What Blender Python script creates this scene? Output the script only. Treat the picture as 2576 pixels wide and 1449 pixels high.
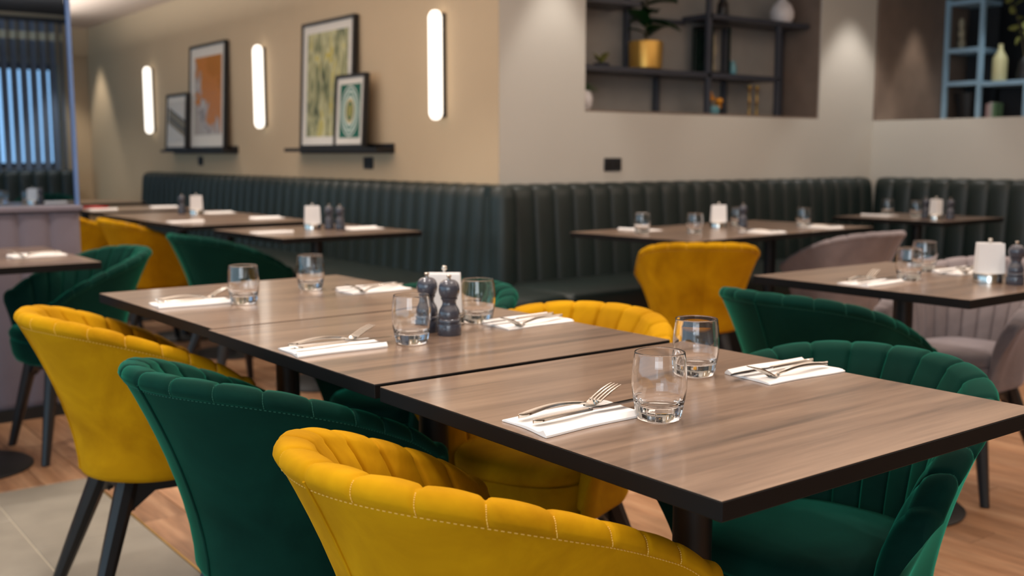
import bpy, bmesh, math, random
from mathutils import Vector, Matrix

random.seed(7)
SC = bpy.context.scene
COL = SC.collection
PI = math.pi
for o in list(bpy.data.objects):
    bpy.data.objects.remove(o)

# ------------------------------------------------------------------ camera
CAM_Z = 1.11
yaw, pitch, roll = math.radians(52.895), math.radians(7.105), math.radians(-0.052)
cd = bpy.data.cameras.new('camera')
cam = bpy.data.objects.new('camera', cd)
COL.objects.link(cam)
fw = Vector((math.cos(yaw) * math.cos(pitch), math.sin(yaw) * math.cos(pitch), -math.sin(pitch)))
rt = Vector((math.sin(yaw), -math.cos(yaw), 0))
up = rt.cross(fw)
rm = Matrix((rt, up, -fw)).transposed().to_4x4()
cam.matrix_world = Matrix.Translation((0, 0, CAM_Z)) @ rm
cd.sensor_width = 36
cd.sensor_fit = 'HORIZONTAL'
cd.lens = 36 * 2684.0 / 2576.0
cd.clip_start = 0.05
cd.dof.use_dof = True
cd.dof.focus_distance = 1.42
cd.dof.aperture_fstop = 4.6
SC.camera = cam

# ------------------------------------------------------------------ world and exposure
W = bpy.data.worlds.new('world')
SC.world = W
W.use_nodes = True
bg = W.node_tree.nodes['Background']
bg.inputs[0].default_value = (0.40, 0.62, 0.80, 1)
bg.inputs[1].default_value = 2.2
SC.view_settings.view_transform = 'Standard'
SC.view_settings.look = 'None'
SC.view_settings.gamma = 1
SC.view_settings.use_curve_mapping = False
SC.view_settings.exposure = 0.0


# ------------------------------------------------------------------ lamps of the room and added fill lights
def spot(name, loc, power, angle=95, blend=0.7, color=(1.0, 0.94, 0.88), size=0.05, aim=None):
    l = bpy.data.lights.new(name, 'SPOT')
    l.energy = power
    l.color = color
    l.spot_size = math.radians(angle)
    l.spot_blend = blend
    l.shadow_soft_size = size
    o = bpy.data.objects.new(name, l)
    COL.objects.link(o)
    o.location = loc
    if aim is not None:
        o.rotation_euler = (Vector(aim) - Vector(loc)).to_track_quat('-Z', 'Y').to_euler()
    return o


CEIL = 2.43
for (x, y, p) in [(0.2, 0.2, 34), (1.3, -0.2, 34), (0.3, 1.7, 44), (1.5, 1.3, 36), (1.2, 2.7, 52), (2.9, 1.6, 36),
                  (2.6, 0.3, 40), (2.7, 3.0, 45), (4.2, 2.8, 45), (2.3, 4.6, 60), (2.3, 6.4, 60), (2.2, 8.3, 55),
                  (0.7, 4.0, 50), (5.3, 2.2, 30), (-0.6, 2.9, 45)]:
    spot('ceiling_spot', (x, y, CEIL - 0.03), p)
# wall washers close to the walls, and two added fill spots
spot('wall_washer', (3.08, 11.45, CEIL - 0.03), 46, 66, 0.55, (1.0, 0.93, 0.82))
spot('wall_washer', (3.72, 4.33, CEIL - 0.03), 26, 62, 0.5, (1.0, 0.92, 0.84))
spot('wall_washer', (6.34, 4.25, CEIL - 0.03), 35, 74, 0.5, (1.0, 0.92, 0.86))
spot('wall_washer', (5.2, 4.2, CEIL - 0.03), 14, 62, 0.5, (1.0, 0.92, 0.84))
spot('wall_washer', (7.30, 3.9, 2.28), 9, 110, 0.7, (0.9, 0.96, 1.0))  # added cool fill, put in to brighten the alcove shelving
spot('ceiling_spot', (2.1, 10.7, CEIL), 45, 110, 0.7, (1.0, 0.95, 0.88))  # added fill, put in to brighten the blind slats
spot('wall_washer', (7.08, 4.36, 2.26), 15, 60, 0.5, (1.0, 0.88, 0.76))


def area(name, loc, aim, sx, sy, power, color):
    l = bpy.data.lights.new(name, 'AREA')
    l.shape = 'RECTANGLE'
    l.size = sx
    l.size_y = sy
    l.energy = power
    l.color = color
    o = bpy.data.objects.new(name, l)
    COL.objects.link(o)
    o.location = loc
    o.rotation_euler = (Vector(aim) - Vector(loc)).to_track_quat('-Z', 'Y').to_euler()
    return o


# daylight through the large windows behind and to the left of the viewer
area('window_daylight', (-2.6, -2.2, 1.6), (1.5, 2.0, 0.7), 3.0, 1.6, 72, (0.84, 0.92, 1.0))
# added upward fill lights with no fixture, washing the ceiling
for (x, y, sx, sy, p) in [(0.8, 1.0, 4, 4, 95), (4.6, 1.6, 3, 4, 85), (1.3, 5.2, 3, 3.4, 100), (1.6, 9.0, 2.4, 3.5, 75)]:
    area('added_ceiling_fill', (x, y, 2.12), (x, y, 3), sx, sy, p, (1.0, 0.97, 0.95))


# ------------------------------------------------------------------ materials
def lin(c):
    return tuple(((v / 255) / 12.92 if v / 255 <= 0.04045 else ((v / 255 + 0.055) / 1.055) ** 2.4) for v in c) + (1,)


def new_mat(name):
    m = bpy.data.materials.new(name)
    m.use_nodes = True
    return m, m.node_tree, m.node_tree.nodes['Principled BSDF']


def link(nt, a, b):
    nt.links.new(a, b)


def plain(name, rgb, rough=0.5, metal=0.0, vary=0.06, scale=8.0, bump=0.0, bscale=200, spec=0.5, coat=0.0, sheen=0.0):
    m, nt, p = new_mat(name)
    tc = nt.nodes.new('ShaderNodeTexCoord')
    n = nt.nodes.new('ShaderNodeTexNoise')
    n.inputs['Scale'].default_value = scale
    n.inputs['Detail'].default_value = 4
    link(nt, tc.outputs['Object'], n.inputs['Vector'])
    r = nt.nodes.new('ShaderNodeValToRGB')
    c = lin(rgb)
    r.color_ramp.elements[0].position = 0.3
    r.color_ramp.elements[1].position = 0.7
    r.color_ramp.elements[0].color = tuple(max(0, v * (1 - vary)) for v in c[:3]) + (1,)
    r.color_ramp.elements[1].color = tuple(min(1, v * (1 + vary)) for v in c[:3]) + (1,)
    link(nt, n.outputs['Fac'], r.inputs[0])
    link(nt, r.outputs[0], p.inputs['Base Color'])
    p.inputs['Roughness'].default_value = rough
    p.inputs['Metallic'].default_value = metal
    p.inputs['Specular IOR Level'].default_value = spec
    p.inputs['Coat Weight'].default_value = coat
    p.inputs['Sheen Weight'].default_value = sheen
    if bump:
        n2 = nt.nodes.new('ShaderNodeTexNoise')
        n2.inputs['Scale'].default_value = bscale
        link(nt, tc.outputs['Object'], n2.inputs['Vector'])
        b = nt.nodes.new('ShaderNodeBump')
        b.inputs['Strength'].default_value = bump
        b.inputs['Distance'].default_value = 0.002
        link(nt, n2.outputs['Fac'], b.inputs['Height'])
        link(nt, b.outputs[0], p.inputs['Normal'])
    return m


def velvet(name, dark, light, sheen_rgb, sheen=0.55):
    m, nt, p = new_mat(name)
    tc = nt.nodes.new('ShaderNodeTexCoord')
    n = nt.nodes.new('ShaderNodeTexNoise')
    n.inputs['Scale'].default_value = 5.5
    n.inputs['Detail'].default_value = 5
    n.inputs['Roughness'].default_value = 0.6
    n.inputs['Distortion'].default_value = 0.6
    link(nt, tc.outputs['Object'], n.inputs['Vector'])
    r = nt.nodes.new('ShaderNodeValToRGB')
    r.color_ramp.elements[0].position = 0.32
    r.color_ramp.elements[1].position = 0.68
    r.color_ramp.elements[0].color = lin(dark)
    r.color_ramp.elements[1].color = lin(light)
    link(nt, n.outputs['Fac'], r.inputs[0])
    link(nt, r.outputs[0], p.inputs['Base Color'])
    p.inputs['Roughness'].default_value = 0.8
    p.inputs['Specular IOR Level'].default_value = 0.08
    p.inputs['Sheen Weight'].default_value = sheen
    p.inputs['Sheen Roughness'].default_value = 0.35
    p.inputs['Sheen Tint'].default_value = lin(sheen_rgb)
    n2 = nt.nodes.new('ShaderNodeTexNoise')
    n2.inputs['Scale'].default_value = 900
    link(nt, tc.outputs['Object'], n2.inputs['Vector'])
    b = nt.nodes.new('ShaderNodeBump')
    b.inputs['Strength'].default_value = 0.25
    b.inputs['Distance'].default_value = 0.0006
    link(nt, n2.outputs['Fac'], b.inputs['Height'])
    link(nt, b.outputs[0], p.inputs['Normal'])
    return m


def wood(name, c0, c1, c2, sx=1.2, sy=22.0, rough=0.33, coat=0.0, rnd=True, tint=0.12, fine=0.35):
    """streaky grain along local X; every object gets its own offset and tone"""
    m, nt, p = new_mat(name)
    tc = nt.nodes.new('ShaderNodeTexCoord')
    oi = nt.nodes.new('ShaderNodeObjectInfo')
    mp = nt.nodes.new('ShaderNodeMapping')
    mp.inputs['Scale'].default_value = (sx, sy, 6)
    ad = nt.nodes.new('ShaderNodeVectorMath')
    ad.operation = 'ADD'
    sc = nt.nodes.new('ShaderNodeMath')
    sc.operation = 'MULTIPLY'
    sc.inputs[1].default_value = 37.0
    link(nt, oi.outputs['Random'], sc.inputs[0])
    link(nt, tc.outputs['Object'], mp.inputs['Vector'])
    link(nt, mp.outputs[0], ad.inputs[0])
    link(nt, sc.outputs[0], ad.inputs[1])
    n1 = nt.nodes.new('ShaderNodeTexNoise')
    n1.inputs['Scale'].default_value = 1.0
    n1.inputs['Detail'].default_value = 6
    n1.inputs['Roughness'].default_value = 0.62
    n1.inputs['Distortion'].default_value = 0.5
    link(nt, ad.outputs[0], n1.inputs['Vector'])
    r = nt.nodes.new('ShaderNodeValToRGB')
    r.color_ramp.elements[0].position = 0.30
    r.color_ramp.elements[0].color = lin(c0)
    r.color_ramp.elements[1].position = 0.72
    r.color_ramp.elements[1].color = lin(c2)
    e = r.color_ramp.elements.new(0.48)
    e.color = lin(c1)
    link(nt, n1.outputs['Fac'], r.inputs[0])
    n2 = nt.nodes.new('ShaderNodeTexNoise')
    n2.inputs['Scale'].default_value = 6.0
    n2.inputs['Detail'].default_value = 3
    link(nt, ad.outputs[0], n2.inputs['Vector'])
    r2 = nt.nodes.new('ShaderNodeValToRGB')
    r2.color_ramp.elements[0].position = 0.35
    r2.color_ramp.elements[0].color = (1 - fine, 1 - fine, 1 - fine, 1)
    r2.color_ramp.elements[1].position = 0.6
    link(nt, n2.outputs['Fac'], r2.inputs[0])
    mx = nt.nodes.new('ShaderNodeMixRGB')
    mx.blend_type = 'MULTIPLY'
    mx.inputs[0].default_value = 1.0
    link(nt, r.outputs[0], mx.inputs[1])
    link(nt, r2.outputs[0], mx.inputs[2])
    hv = nt.nodes.new('ShaderNodeHueSaturation')
    mr = nt.nodes.new('ShaderNodeMapRange')
    mr.inputs['To Min'].default_value = 1 - tint
    mr.inputs['To Max'].default_value = 1 + tint
    link(nt, oi.outputs['Random'], mr.inputs['Value'])
    link(nt, mr.outputs[0], hv.inputs['Value'])
    link(nt, mx.outputs[0], hv.inputs['Color'])
    link(nt, hv.outputs[0], p.inputs['Base Color'])
    p.inputs['Roughness'].default_value = rough
    p.inputs['Coat Weight'].default_value = coat
    p.inputs['Coat Roughness'].default_value = 0.12
    b = nt.nodes.new('ShaderNodeBump')
    b.inputs['Strength'].default_value = 0.08
    b.inputs['Distance'].default_value = 0.001
    link(nt, n2.outputs['Fac'], b.inputs['Height'])
    link(nt, b.outputs[0], p.inputs['Normal'])
    return m


def glass(name, rgb=(255, 255, 255), ior=1.47, rough=0.0):
    m, nt, p = new_mat(name)
    p.inputs['Base Color'].default_value = lin(rgb)
    p.inputs['Transmission Weight'].default_value = 1.0
    p.inputs['Roughness'].default_value = rough
    p.inputs['IOR'].default_value = ior
    return m


def emit(name, rgb, strength):
    m, nt, p = new_mat(name)
    p.inputs['Base Color'].default_value = lin(rgb)
    p.inputs['Emission Color'].default_value = lin(rgb)
    p.inputs['Emission Strength'].default_value = strength
    return m


def ramp_art(name, kind):
    """flat printed art, pattern made from generated coordinates (y across, z up)"""
    m, nt, p = new_mat(name)
    tc = nt.nodes.new('ShaderNodeTexCoord')
    r = nt.nodes.new('ShaderNodeValToRGB')
    r.color_ramp.interpolation = 'LINEAR'
    els = r.color_ramp.elements
    if kind == 'oval':
        sub = nt.nodes.new('ShaderNodeVectorMath')
        sub.operation = 'SUBTRACT'
        sub.inputs[1].default_value = (0.5, 0.5, 0.5)
        link(nt, tc.outputs['Generated'], sub.inputs[0])
        mp = nt.nodes.new('ShaderNodeMapping')
        mp.inputs['Scale'].default_value = (0, 2.2, 2.05)
        link(nt, sub.outputs[0], mp.inputs['Vector'])
        ln = nt.nodes.new('ShaderNodeVectorMath')
        ln.operation = 'LENGTH'
        link(nt, mp.outputs[0], ln.inputs[0])
        r.color_ramp.interpolation = 'CONSTANT'
        cs = [(0, (150, 145, 85)), (0.26, (40, 95, 80)), (0.36, (190, 170, 120)), (0.48, (190, 200, 190)), (0.6, (70, 120, 105)),
              (0.7, (195, 205, 195)), (0.8, (90, 130, 120)), (0.9, (200, 205, 195)), (0.97, (38, 95, 80))]
        link(nt, ln.outputs['Value'], r.inputs[0])
    else:
        mp = nt.nodes.new('ShaderNodeMapping')
        n = nt.nodes.new('ShaderNodeTexNoise')
        n.inputs['Detail'].default_value = 6
        n.inputs['Distortion'].default_value = 0.8
        link(nt, tc.outputs['Generated'], mp.inputs['Vector'])
        link(nt, mp.outputs[0], n.inputs['Vector'])
        if kind == 'green':
            mp.inputs['Scale'].default_value = (1, 3.0, 1.6)
            mp.inputs['Location'].default_value = (3.1, 0.4, 1.7)
            n.inputs['Scale'].default_value = 2.2
            cs = [(0.28, (45, 55, 48)), (0.40, (110, 115, 85)), (0.5, (160, 158, 118)), (0.58, (190, 185, 145)), (0.64, (185, 165, 60)), (0.74, (160, 165, 130))]
            link(nt, n.outputs['Fac'], r.inputs[0])
        elif kind == 'orange':
            sep = nt.nodes.new('ShaderNodeSeparateXYZ')
            link(nt, tc.outputs['Generated'], sep.inputs[0])
            n.inputs['Scale'].default_value = 3.5
            a = nt.nodes.new('ShaderNodeMath')
            a.operation = 'MULTIPLY_ADD'
            a.inputs[1].default_value = 0.55
            link(nt, sep.outputs['Z'], a.inputs[0])
            s2 = nt.nodes.new('ShaderNodeMath')
            s2.operation = 'MULTIPLY_ADD'
            s2.inputs[1].default_value = -0.45
            link(nt, sep.outputs['Y'], s2.inputs[0])
            link(nt, n.outputs['Fac'], s2.inputs[2])
            link(nt, s2.outputs[0], a.inputs[2])
            r.color_ramp.interpolation = 'CONSTANT'
            cs = [(0, (175, 165, 155)), (0.28, (140, 130, 125)), (0.36, (185, 175, 165)), (0.45, (165, 155, 148)), (0.5, (190, 120, 55)), (0.75, (178, 112, 45))]
            link(nt, a.outputs[0], r.inputs[0])
        else:
            sep = nt.nodes.new('ShaderNodeSeparateXYZ')
            link(nt, tc.outputs['Generated'], sep.inputs[0])
            # a tilted striped block in the middle of a pale sheet
            wv = nt.nodes.new('ShaderNodeMath')
            wv.operation = 'MULTIPLY_ADD'
            wv.inputs[1].default_value = -0.35
            link(nt, sep.outputs['Y'], wv.inputs[0])
            link(nt, sep.outputs['Z'], wv.inputs[2])
            r.color_ramp.interpolation = 'CONSTANT'
            cs = [(0, (200, 192, 180)), (0.12, (130, 115, 85)), (0.22, (95, 85, 65)), (0.34, (135, 120, 90)), (0.44, (90, 80, 62)), (0.52, (200, 192, 180))]
            link(nt, wv.outputs[0], r.inputs[0])
    while len(els) < len(cs):
        els.new(0.5)
    for e, (pos, c) in zip(els, cs):
        e.position = pos
    for e, (pos, c) in zip(els, cs):
        e.color = lin(c)
    link(nt, r.outputs[0], p.inputs['Base Color'])
    p.inputs['Roughness'].default_value = 0.25
    return m


MT = {}
MT['yellow'] = velvet('mustard_velvet', (156, 107, 2), (198, 147, 10), (255, 195, 30), 0.3)
MT['green'] = velvet('green_velvet', (3, 34, 28), (8, 50, 41), (45, 180, 145), 0.65)
MT['grey'] = velvet('grey_velvet', (122, 113, 114), (144, 134, 134), (225, 215, 225), 0.4)
MT['thread_yellow'] = plain('pale_thread', (236, 190, 92), 0.7)
MT['thread_green'] = plain('green_thread', (30, 95, 78), 0.7)
MT['thread_grey'] = plain('grey_thread', (160, 150, 150), 0.7)
MT['leg'] = plain('black_lacquered_wood', (17, 16, 18), 0.42, vary=0.2)
MT['black'] = plain('black_powder_coat', (16, 15, 16), 0.5, vary=0.15)
MT['band'] = plain('black_table_edge', (11, 8, 7), 0.6, vary=0.2, spec=0.2)
MT['walnut'] = wood('walnut_laminate', (88, 72, 60), (127, 103, 85), (153, 127, 106), 1.0, 16, 0.30, coat=0.35, fine=0.18, tint=0.03)
MT['oak'] = wood('oak_floor', (136, 96, 66), (168, 124, 90), (192, 150, 114), 1.3, 14, 0.42, fine=0.22, tint=0.16)
MT['subfloor'] = plain('subfloor', (92, 66, 46), 0.7)
MT['tile'] = plain('grey_stone_tile', (146, 138, 124), 0.5, vary=0.16, scale=5)
MT['grout'] = plain('pale_grout', (190, 180, 160), 0.8)
MT['brass'] = plain('brass_strip', (196, 160, 92), 0.35, metal=1.0)
MT['leather'] = plain('dark_green_leather', (22, 35, 33), 0.45, vary=0.12, bump=0.15, bscale=260)
MT['plinth'] = plain('dark_plinth', (14, 15, 15), 0.6)
MT['wall_beige'] = plain('beige_wall_covering', (188, 165, 134), 0.85, vary=0.025, scale=1.5, bump=0.1, bscale=300)
MT['wall_grey'] = plain('greige_wall_paint', (198, 194, 184), 0.85, vary=0.02, scale=1.5, bump=0.08, bscale=300)
MT['ceiling'] = plain('ceiling_paint', (214, 196, 180), 0.9, vary=0.02)
MT['ceiling_dark'] = plain('charcoal_ceiling', (58, 53, 50), 0.9)
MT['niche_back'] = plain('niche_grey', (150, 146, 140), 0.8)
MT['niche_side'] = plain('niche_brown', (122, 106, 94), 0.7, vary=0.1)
MT['shelf_black'] = plain('graphite_shelf_metal', (56, 59, 68), 0.4, vary=0.05)
MT['shelf_daylit'] = plain('daylight_blue_shelf', (150, 184, 206), 0.5, vary=0.05)  # blue of reflected window daylight put into the base colour
MT['dark_back'] = plain('dark_panel', (26, 29, 34), 0.7)
MT['paper'] = plain('white_paper_napkin', (240, 237, 234), 0.9, vary=0.01, bump=0.1, bscale=120)
MT['steel'] = plain('polished_steel', (205, 200, 192), 0.16, metal=1.0, vary=0.03)
MT['blade'] = plain('knife_steel', (170, 168, 170), 0.12, metal=1.0, vary=0.03)
MT['mill'] = plain('slate_lacquer', (62, 64, 74), 0.22, vary=0.04, coat=0.4)
MT['glass'] = glass('clear_glass')
MT['pane'] = glass('tinted_pane', (206, 218, 232), 1.05)
MT['pane_edge'] = plain('glass_edge_trim', (105, 132, 178), 0.3)
MT['panel'] = plain('mauve_grey_fabric', (112, 103, 112), 0.85, vary=0.06, sheen=0.3, bump=0.2, bscale=400)
MT['gold'] = plain('gold_pot', (212, 168, 84), 0.38, metal=0.7, vary=0.1)
MT['leaf'] = plain('plant_leaf', (22, 62, 26), 0.42, vary=0.3)
MT['stem'] = plain('plant_stem', (70, 60, 35), 0.7)
MT['succulent'] = plain('pale_succulent_leaf', (108, 138, 96), 0.6, vary=0.2)
MT['white'] = plain('white_ceramic', (216, 212, 212), 0.35)
MT['cream'] = plain('cream_ceramic', (206, 198, 150), 0.4)
MT['dried'] = plain('dried_olive_foliage', (132, 132, 66), 0.8, vary=0.2)
MT['beige_obj'] = plain('sand_ceramic', (158, 150, 128), 0.7)
MT['darkglass'] = plain('dark_green_glass', (24, 38, 34), 0.15)
MT['teal'] = plain('teal_glaze', (88, 140, 150), 0.3)
MT['orange'] = plain('orange_petal', (212, 140, 30), 0.7)
MT['soil'] = plain('soil', (40, 30, 22), 0.95)
MT['frame'] = plain('black_frame', (22, 21, 22), 0.45)
MT['mount'] = plain('white_mount_board', (206, 200, 190), 0.8, vary=0.02)
MT['socket'] = plain('black_socket_plate', (24, 25, 30), 0.4)
MT['slat'] = plain('grey_blue_blind', (116, 128, 146), 0.6)
MT['light_band'] = plain('cream_light_band', (226, 222, 196), 0.8)  # strip of light across the slats, put in as a cream band
MT['win_frame'] = plain('dark_window_frame', (38, 40, 44), 0.5)
MT['lamp'] = emit('opal_lamp', (255, 246, 232), 1.9)
MT['red'] = plain('red_card', (190, 70, 62), 0.6)
MT['book_a'] = plain('pale_book_cloth', (200, 196, 190), 0.7)
MT['book_b'] = plain('green_book_cloth', (112, 150, 112), 0.7)
MT['book_c'] = plain('pink_book_cloth', (190, 160, 158), 0.7)
MT['art_green'] = ramp_art('abstract_green_print', 'green')
MT['art_orange'] = ramp_art('abstract_orange_print', 'orange')
MT['art_oval'] = ramp_art('oval_ornament_print', 'oval')
MT['art_block'] = ramp_art('striped_block_print', 'block')


# ------------------------------------------------------------------ mesh helpers
class MB:
    def __init__(self):
        self.v, self.f = [], []

    def add(self, vs, fs):
        o = len(self.v)
        self.v += [tuple(p) for p in vs]
        self.f += [tuple(i + o for i in q) for q in fs]
        return self

    def box(self, x0, x1, y0, y1, z0, z1, bev=0.0, seg=2, xf=None):
        bm = bmesh.new()
        bmesh.ops.create_cube(bm, size=1)
        for v in bm.verts:
            v.co = Vector((x0 + (v.co.x + .5) * (x1 - x0), y0 + (v.co.y + .5) * (y1 - y0), z0 + (v.co.z + .5) * (z1 - z0)))
        if bev > 0:
            bmesh.ops.bevel(bm, geom=list(bm.edges), offset=bev, segments=seg, profile=0.5, affect='EDGES')
        bm.verts.index_update()
        vs = [v.co.copy() for v in bm.verts]
        if xf is not None:
            vs = [xf @ v for v in vs]
        self.add(vs, [[v.index for v in f.verts] for f in bm.faces])
        bm.free()
        return self

    def lathe(self, prof, n=28, c=(0, 0, 0), mod=None):
        o = len(self.v)
        rows = []
        for (r, z) in prof:
            row = []
            if r < 1e-5:
                row = [len(self.v)] * n
                self.v.append((c[0], c[1], c[2] + z))
            else:
                for k in range(n):
                    a = 2 * PI * k / n
                    rr = r * (mod(a, z) if mod else 1)
                    row.append(len(self.v))
                    self.v.append((c[0] + rr * math.cos(a), c[1] + rr * math.sin(a), c[2] + z))
            rows.append(row)
        for a, b in zip(rows, rows[1:]):
            for k in range(n):
                q = [a[k], a[(k + 1) % n], b[(k + 1) % n], b[k]]
                q2 = []
                for i in q:
                    if i not in q2:
                        q2.append(i)
                if len(q2) > 2:
                    self.f.append(tuple(q2))
        return self

    def tube(self, pts, rad, n=8, rot=0.0, flat=1.0):
        pts = [Vector(p) for p in pts]
        if not isinstance(rad, (list, tuple)):
            rad = [rad] * len(pts)
        rows = []
        ref = None
        for i, p in enumerate(pts):
            t = (pts[min(i + 1, len(pts) - 1)] - pts[max(i - 1, 0)]).normalized()
            if ref is None:
                ref = Vector((0, 0, 1)) if abs(t.z) < 0.9 else Vector((1, 0, 0))
            a = (ref - t * ref.dot(t)).normalized()
            ref = a
            b = t.cross(a)
            row = []
            for k in range(n):
                an = 2 * PI * k / n + rot
                row.append(len(self.v))
                self.v.append(tuple(p + (a * math.cos(an) * flat + b * math.sin(an)) * rad[i]))
            rows.append(row)
        for r0, r1 in zip(rows, rows[1:]):
            for k in range(n):
                self.f.append((r0[k], r0[(k + 1) % n], r1[(k + 1) % n], r1[k]))
        self.f.append(tuple(reversed(rows[0])))
        self.f.append(tuple(rows[-1]))
        return self

    def grid(self, rows, close=False, flip=False):
        o = len(self.v)
        n = len(rows[0])
        for r in rows:
            self.v += [tuple(p) for p in r]
        for i in range(len(rows) - 1):
            for k in range(n if close else n - 1):
                q = (o + i * n + k, o + i * n + (k + 1) % n, o + (i + 1) * n + (k + 1) % n, o + (i + 1) * n + k)
                self.f.append(q[::-1] if flip else q)
        return self

    def mesh(self, name, mat, smooth=True, ang=40):
        me = bpy.data.meshes.new(name)
        me.from_pydata(self.v, [], self.f)
        bm = bmesh.new()
        bm.from_mesh(me)
        bmesh.ops.recalc_face_normals(bm, faces=list(bm.faces))
        bm.to_mesh(me)
        bm.free()
        if smooth:
            for p in me.polygons:
                p.use_smooth = True
            me.set_sharp_from_angle(angle=math.radians(ang))
        me.materials.append(mat)
        return me

    def build(self, name, mat, parent=None, loc=(0, 0, 0), rot=(0, 0, 0), smooth=True, ang=40):
        return place(name, self.mesh(name, mat, smooth, ang), parent, loc, rot)


def place(name, me, parent=None, loc=(0, 0, 0), rot=(0, 0, 0)):
    o = bpy.data.objects.new(name, me)
    COL.objects.link(o)
    o.location = loc
    o.rotation_euler = rot
    if parent is not None:
        o.parent = parent
    return o


def tag(o, label=None, cat=None, group=None, kind=None):
    if label:
        o['label'] = label
    if cat:
        o['category'] = cat
    if group:
        o['group'] = group
    if kind:
        o['kind'] = kind
    return o


def thing(name, label, cat, loc=(0, 0, 0), rz=0.0, group=None):
    o = bpy.data.objects.new(name, None)
    o.empty_display_size = 0.05
    COL.objects.link(o)
    o.location = loc
    o.rotation_euler = (0, 0, rz)
    return tag(o, label, cat, group)


def copy_tree(o, parent=None):
    c = o.copy()
    COL.objects.link(c)
    c.parent = parent
    for ch in list(o.children):
        copy_tree(ch, c)
    return c


def struct(name, mb, mat, **k):
    return tag(mb.build(name, mat, **k), kind='structure')


# ------------------------------------------------------------------ floor
fl = struct('floor', MB().box(-4.5, 9.5, -3.5, 12.5, -0.1, -0.012), MT['subfloor'], smooth=False)
PW = 0.142
TX, TY = 0.993, 3.75           # edge of the tiled walkway
plank_mesh = {}
ix = 0
x = 0.993 - PW * 12
stuffmb = MB()
while x < 4.6:
    y = -0.4 + random.uniform(-1.0, 0)
    while y < 5.2:
        L = random.choice([0.9, 1.2, 1.5])
        y0, y1 = y, y + L - 0.0025
        y += L
        x0, x1 = x + 0.0012, x + PW - 0.0012
        if x1 < TX + 0.001:
            if y1 < TY + 0.02:
                continue
            y0 = max(y0, TY + 0.004)
        if y1 - y0 < 0.06 or y0 > 5.2:
            continue
        mb = MB().box(0, y1 - y0, -PW / 2 + .0012, PW / 2 - .0012, -0.012, 0.0, 0.0012, 1)
        place('floor_plank', mb.mesh('floor_plank', MT['oak'], False), fl, ((x0 + x1) / 2, y0, 0), (0, 0, PI / 2))
    x += PW
far = MB()
x = -3.0
while x < 7.6:
    y = 5.2
    if x > 4.3:
        y = -1.0
    while y < 12.2:
        L = 1.2
        far.box(x + .001, x + PW - .001, y, y + L - .002, -0.012, -0.0006)
        y += L
    x += PW
# grain of the joined planks runs along local X, so build them turned
far.v = [(v[1], -v[0], v[2]) for v in far.v]
tag(far.build('far_planks', MT['oak'], fl, rot=(0, 0, PI / 2), smooth=False), kind='stuff')
grout = MB().box(-1.2, TX - 0.004, 0.4, TY, -0.0119, -0.003)
grout.build('grout_bed', MT['grout'], fl, smooth=False)
tw, tl = 0.305, 0.61
for i in range(6):
    for j in range(6):
        x1 = TX - 0.005 - i * (tw + 0.004)
        y1 = TY - j * (tl + 0.004) + (0.305 if i % 2 else 0)
        y0 = y1 - tl
        y1 = min(y1, TY)
        if y1 - y0 < 0.05 or x1 < -1:
            continue
        MB().box(x1 - tw, x1, y0, y1, -0.0118, random.uniform(-0.0008, 0), 0.0015, 1).build('floor_tile', MT['tile'], fl, smooth=False)
MB().box(TX - 0.004, TX + 0.002, 0.4, TY + 0.003, -0.0119, 0.0012).build('trim_strip', MT['brass'], fl, smooth=False)

# ------------------------------------------------------------------ walls, ceiling
WX, WY, THX = 3.355, 4.55, 6.64
struct('wall_left', MB().box(WX, WX + 0.25, WY, 11.9, 0, CEIL), MT['wall_beige'], smooth=False)
NX0, NX1, NZ0, NZ1 = 3.95, 6.03, 1.35, 2.34
wr = MB()
wr.box(WX + 0.25, THX + 0.3, WY, WY + 0.4, 0, NZ0)
wr.box(WX + 0.002, NX0, WY - 0.001, WY + 0.4, 0, CEIL)
wr.box(NX1, THX, WY, WY + 0.4, NZ0, CEIL)
wr.box(NX0, NX1, WY, WY + 0.4, NZ1, CEIL)
wall_r = struct('wall_right', wr, MT['wall_grey'], smooth=False)
nb = MB().box(NX0, NX1, WY + 0.33, WY + 0.4, NZ0, NZ1)
nb.build('niche_back', MT['niche_back'], wall_r, smooth=False)
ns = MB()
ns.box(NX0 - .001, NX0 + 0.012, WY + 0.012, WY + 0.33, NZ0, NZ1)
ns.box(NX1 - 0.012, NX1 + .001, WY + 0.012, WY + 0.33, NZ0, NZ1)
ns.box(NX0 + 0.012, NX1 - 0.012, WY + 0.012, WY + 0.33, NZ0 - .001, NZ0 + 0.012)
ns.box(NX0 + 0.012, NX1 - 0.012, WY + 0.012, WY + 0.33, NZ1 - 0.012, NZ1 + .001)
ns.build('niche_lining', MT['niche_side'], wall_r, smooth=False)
wt = MB()
wt.box(THX, THX + 0.25, -3.5, WY, 0, NZ0)
wt.box(THX, THX + 0.25, -3.5, 2.2, NZ0, CEIL)
wt.box(THX, THX + 0.25, 2.2, WY, NZ1, CEIL)
wall_t = struct('wall_third', wt, MT['wall_grey'], smooth=False)
n2 = MB()
n2.box(THX + 0.003, 8.2, WY - 0.02, WY + 0.02, NZ0, NZ1)
n2.build('alcove_side', MT['niche_side'], wall_t, smooth=False)
n3 = MB().box(8.05, 8.1, 2.2, WY - 0.021, NZ0, NZ1)
n3.box(THX + 0.25, 8.05, 2.15, 2.2, NZ0, NZ1)
n3.box(THX + 0.25, 8.2, 2.15, WY, NZ1, NZ1 + 0.05)
n3.build('alcove_back', MT['dark_back'], wall_t, smooth=False)
MB().box(THX + 0.25, 8.2, 2.15, WY, NZ0 - 0.05, NZ0).build('alcove_floor', MT['niche_side'], wall_t, smooth=False)
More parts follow.
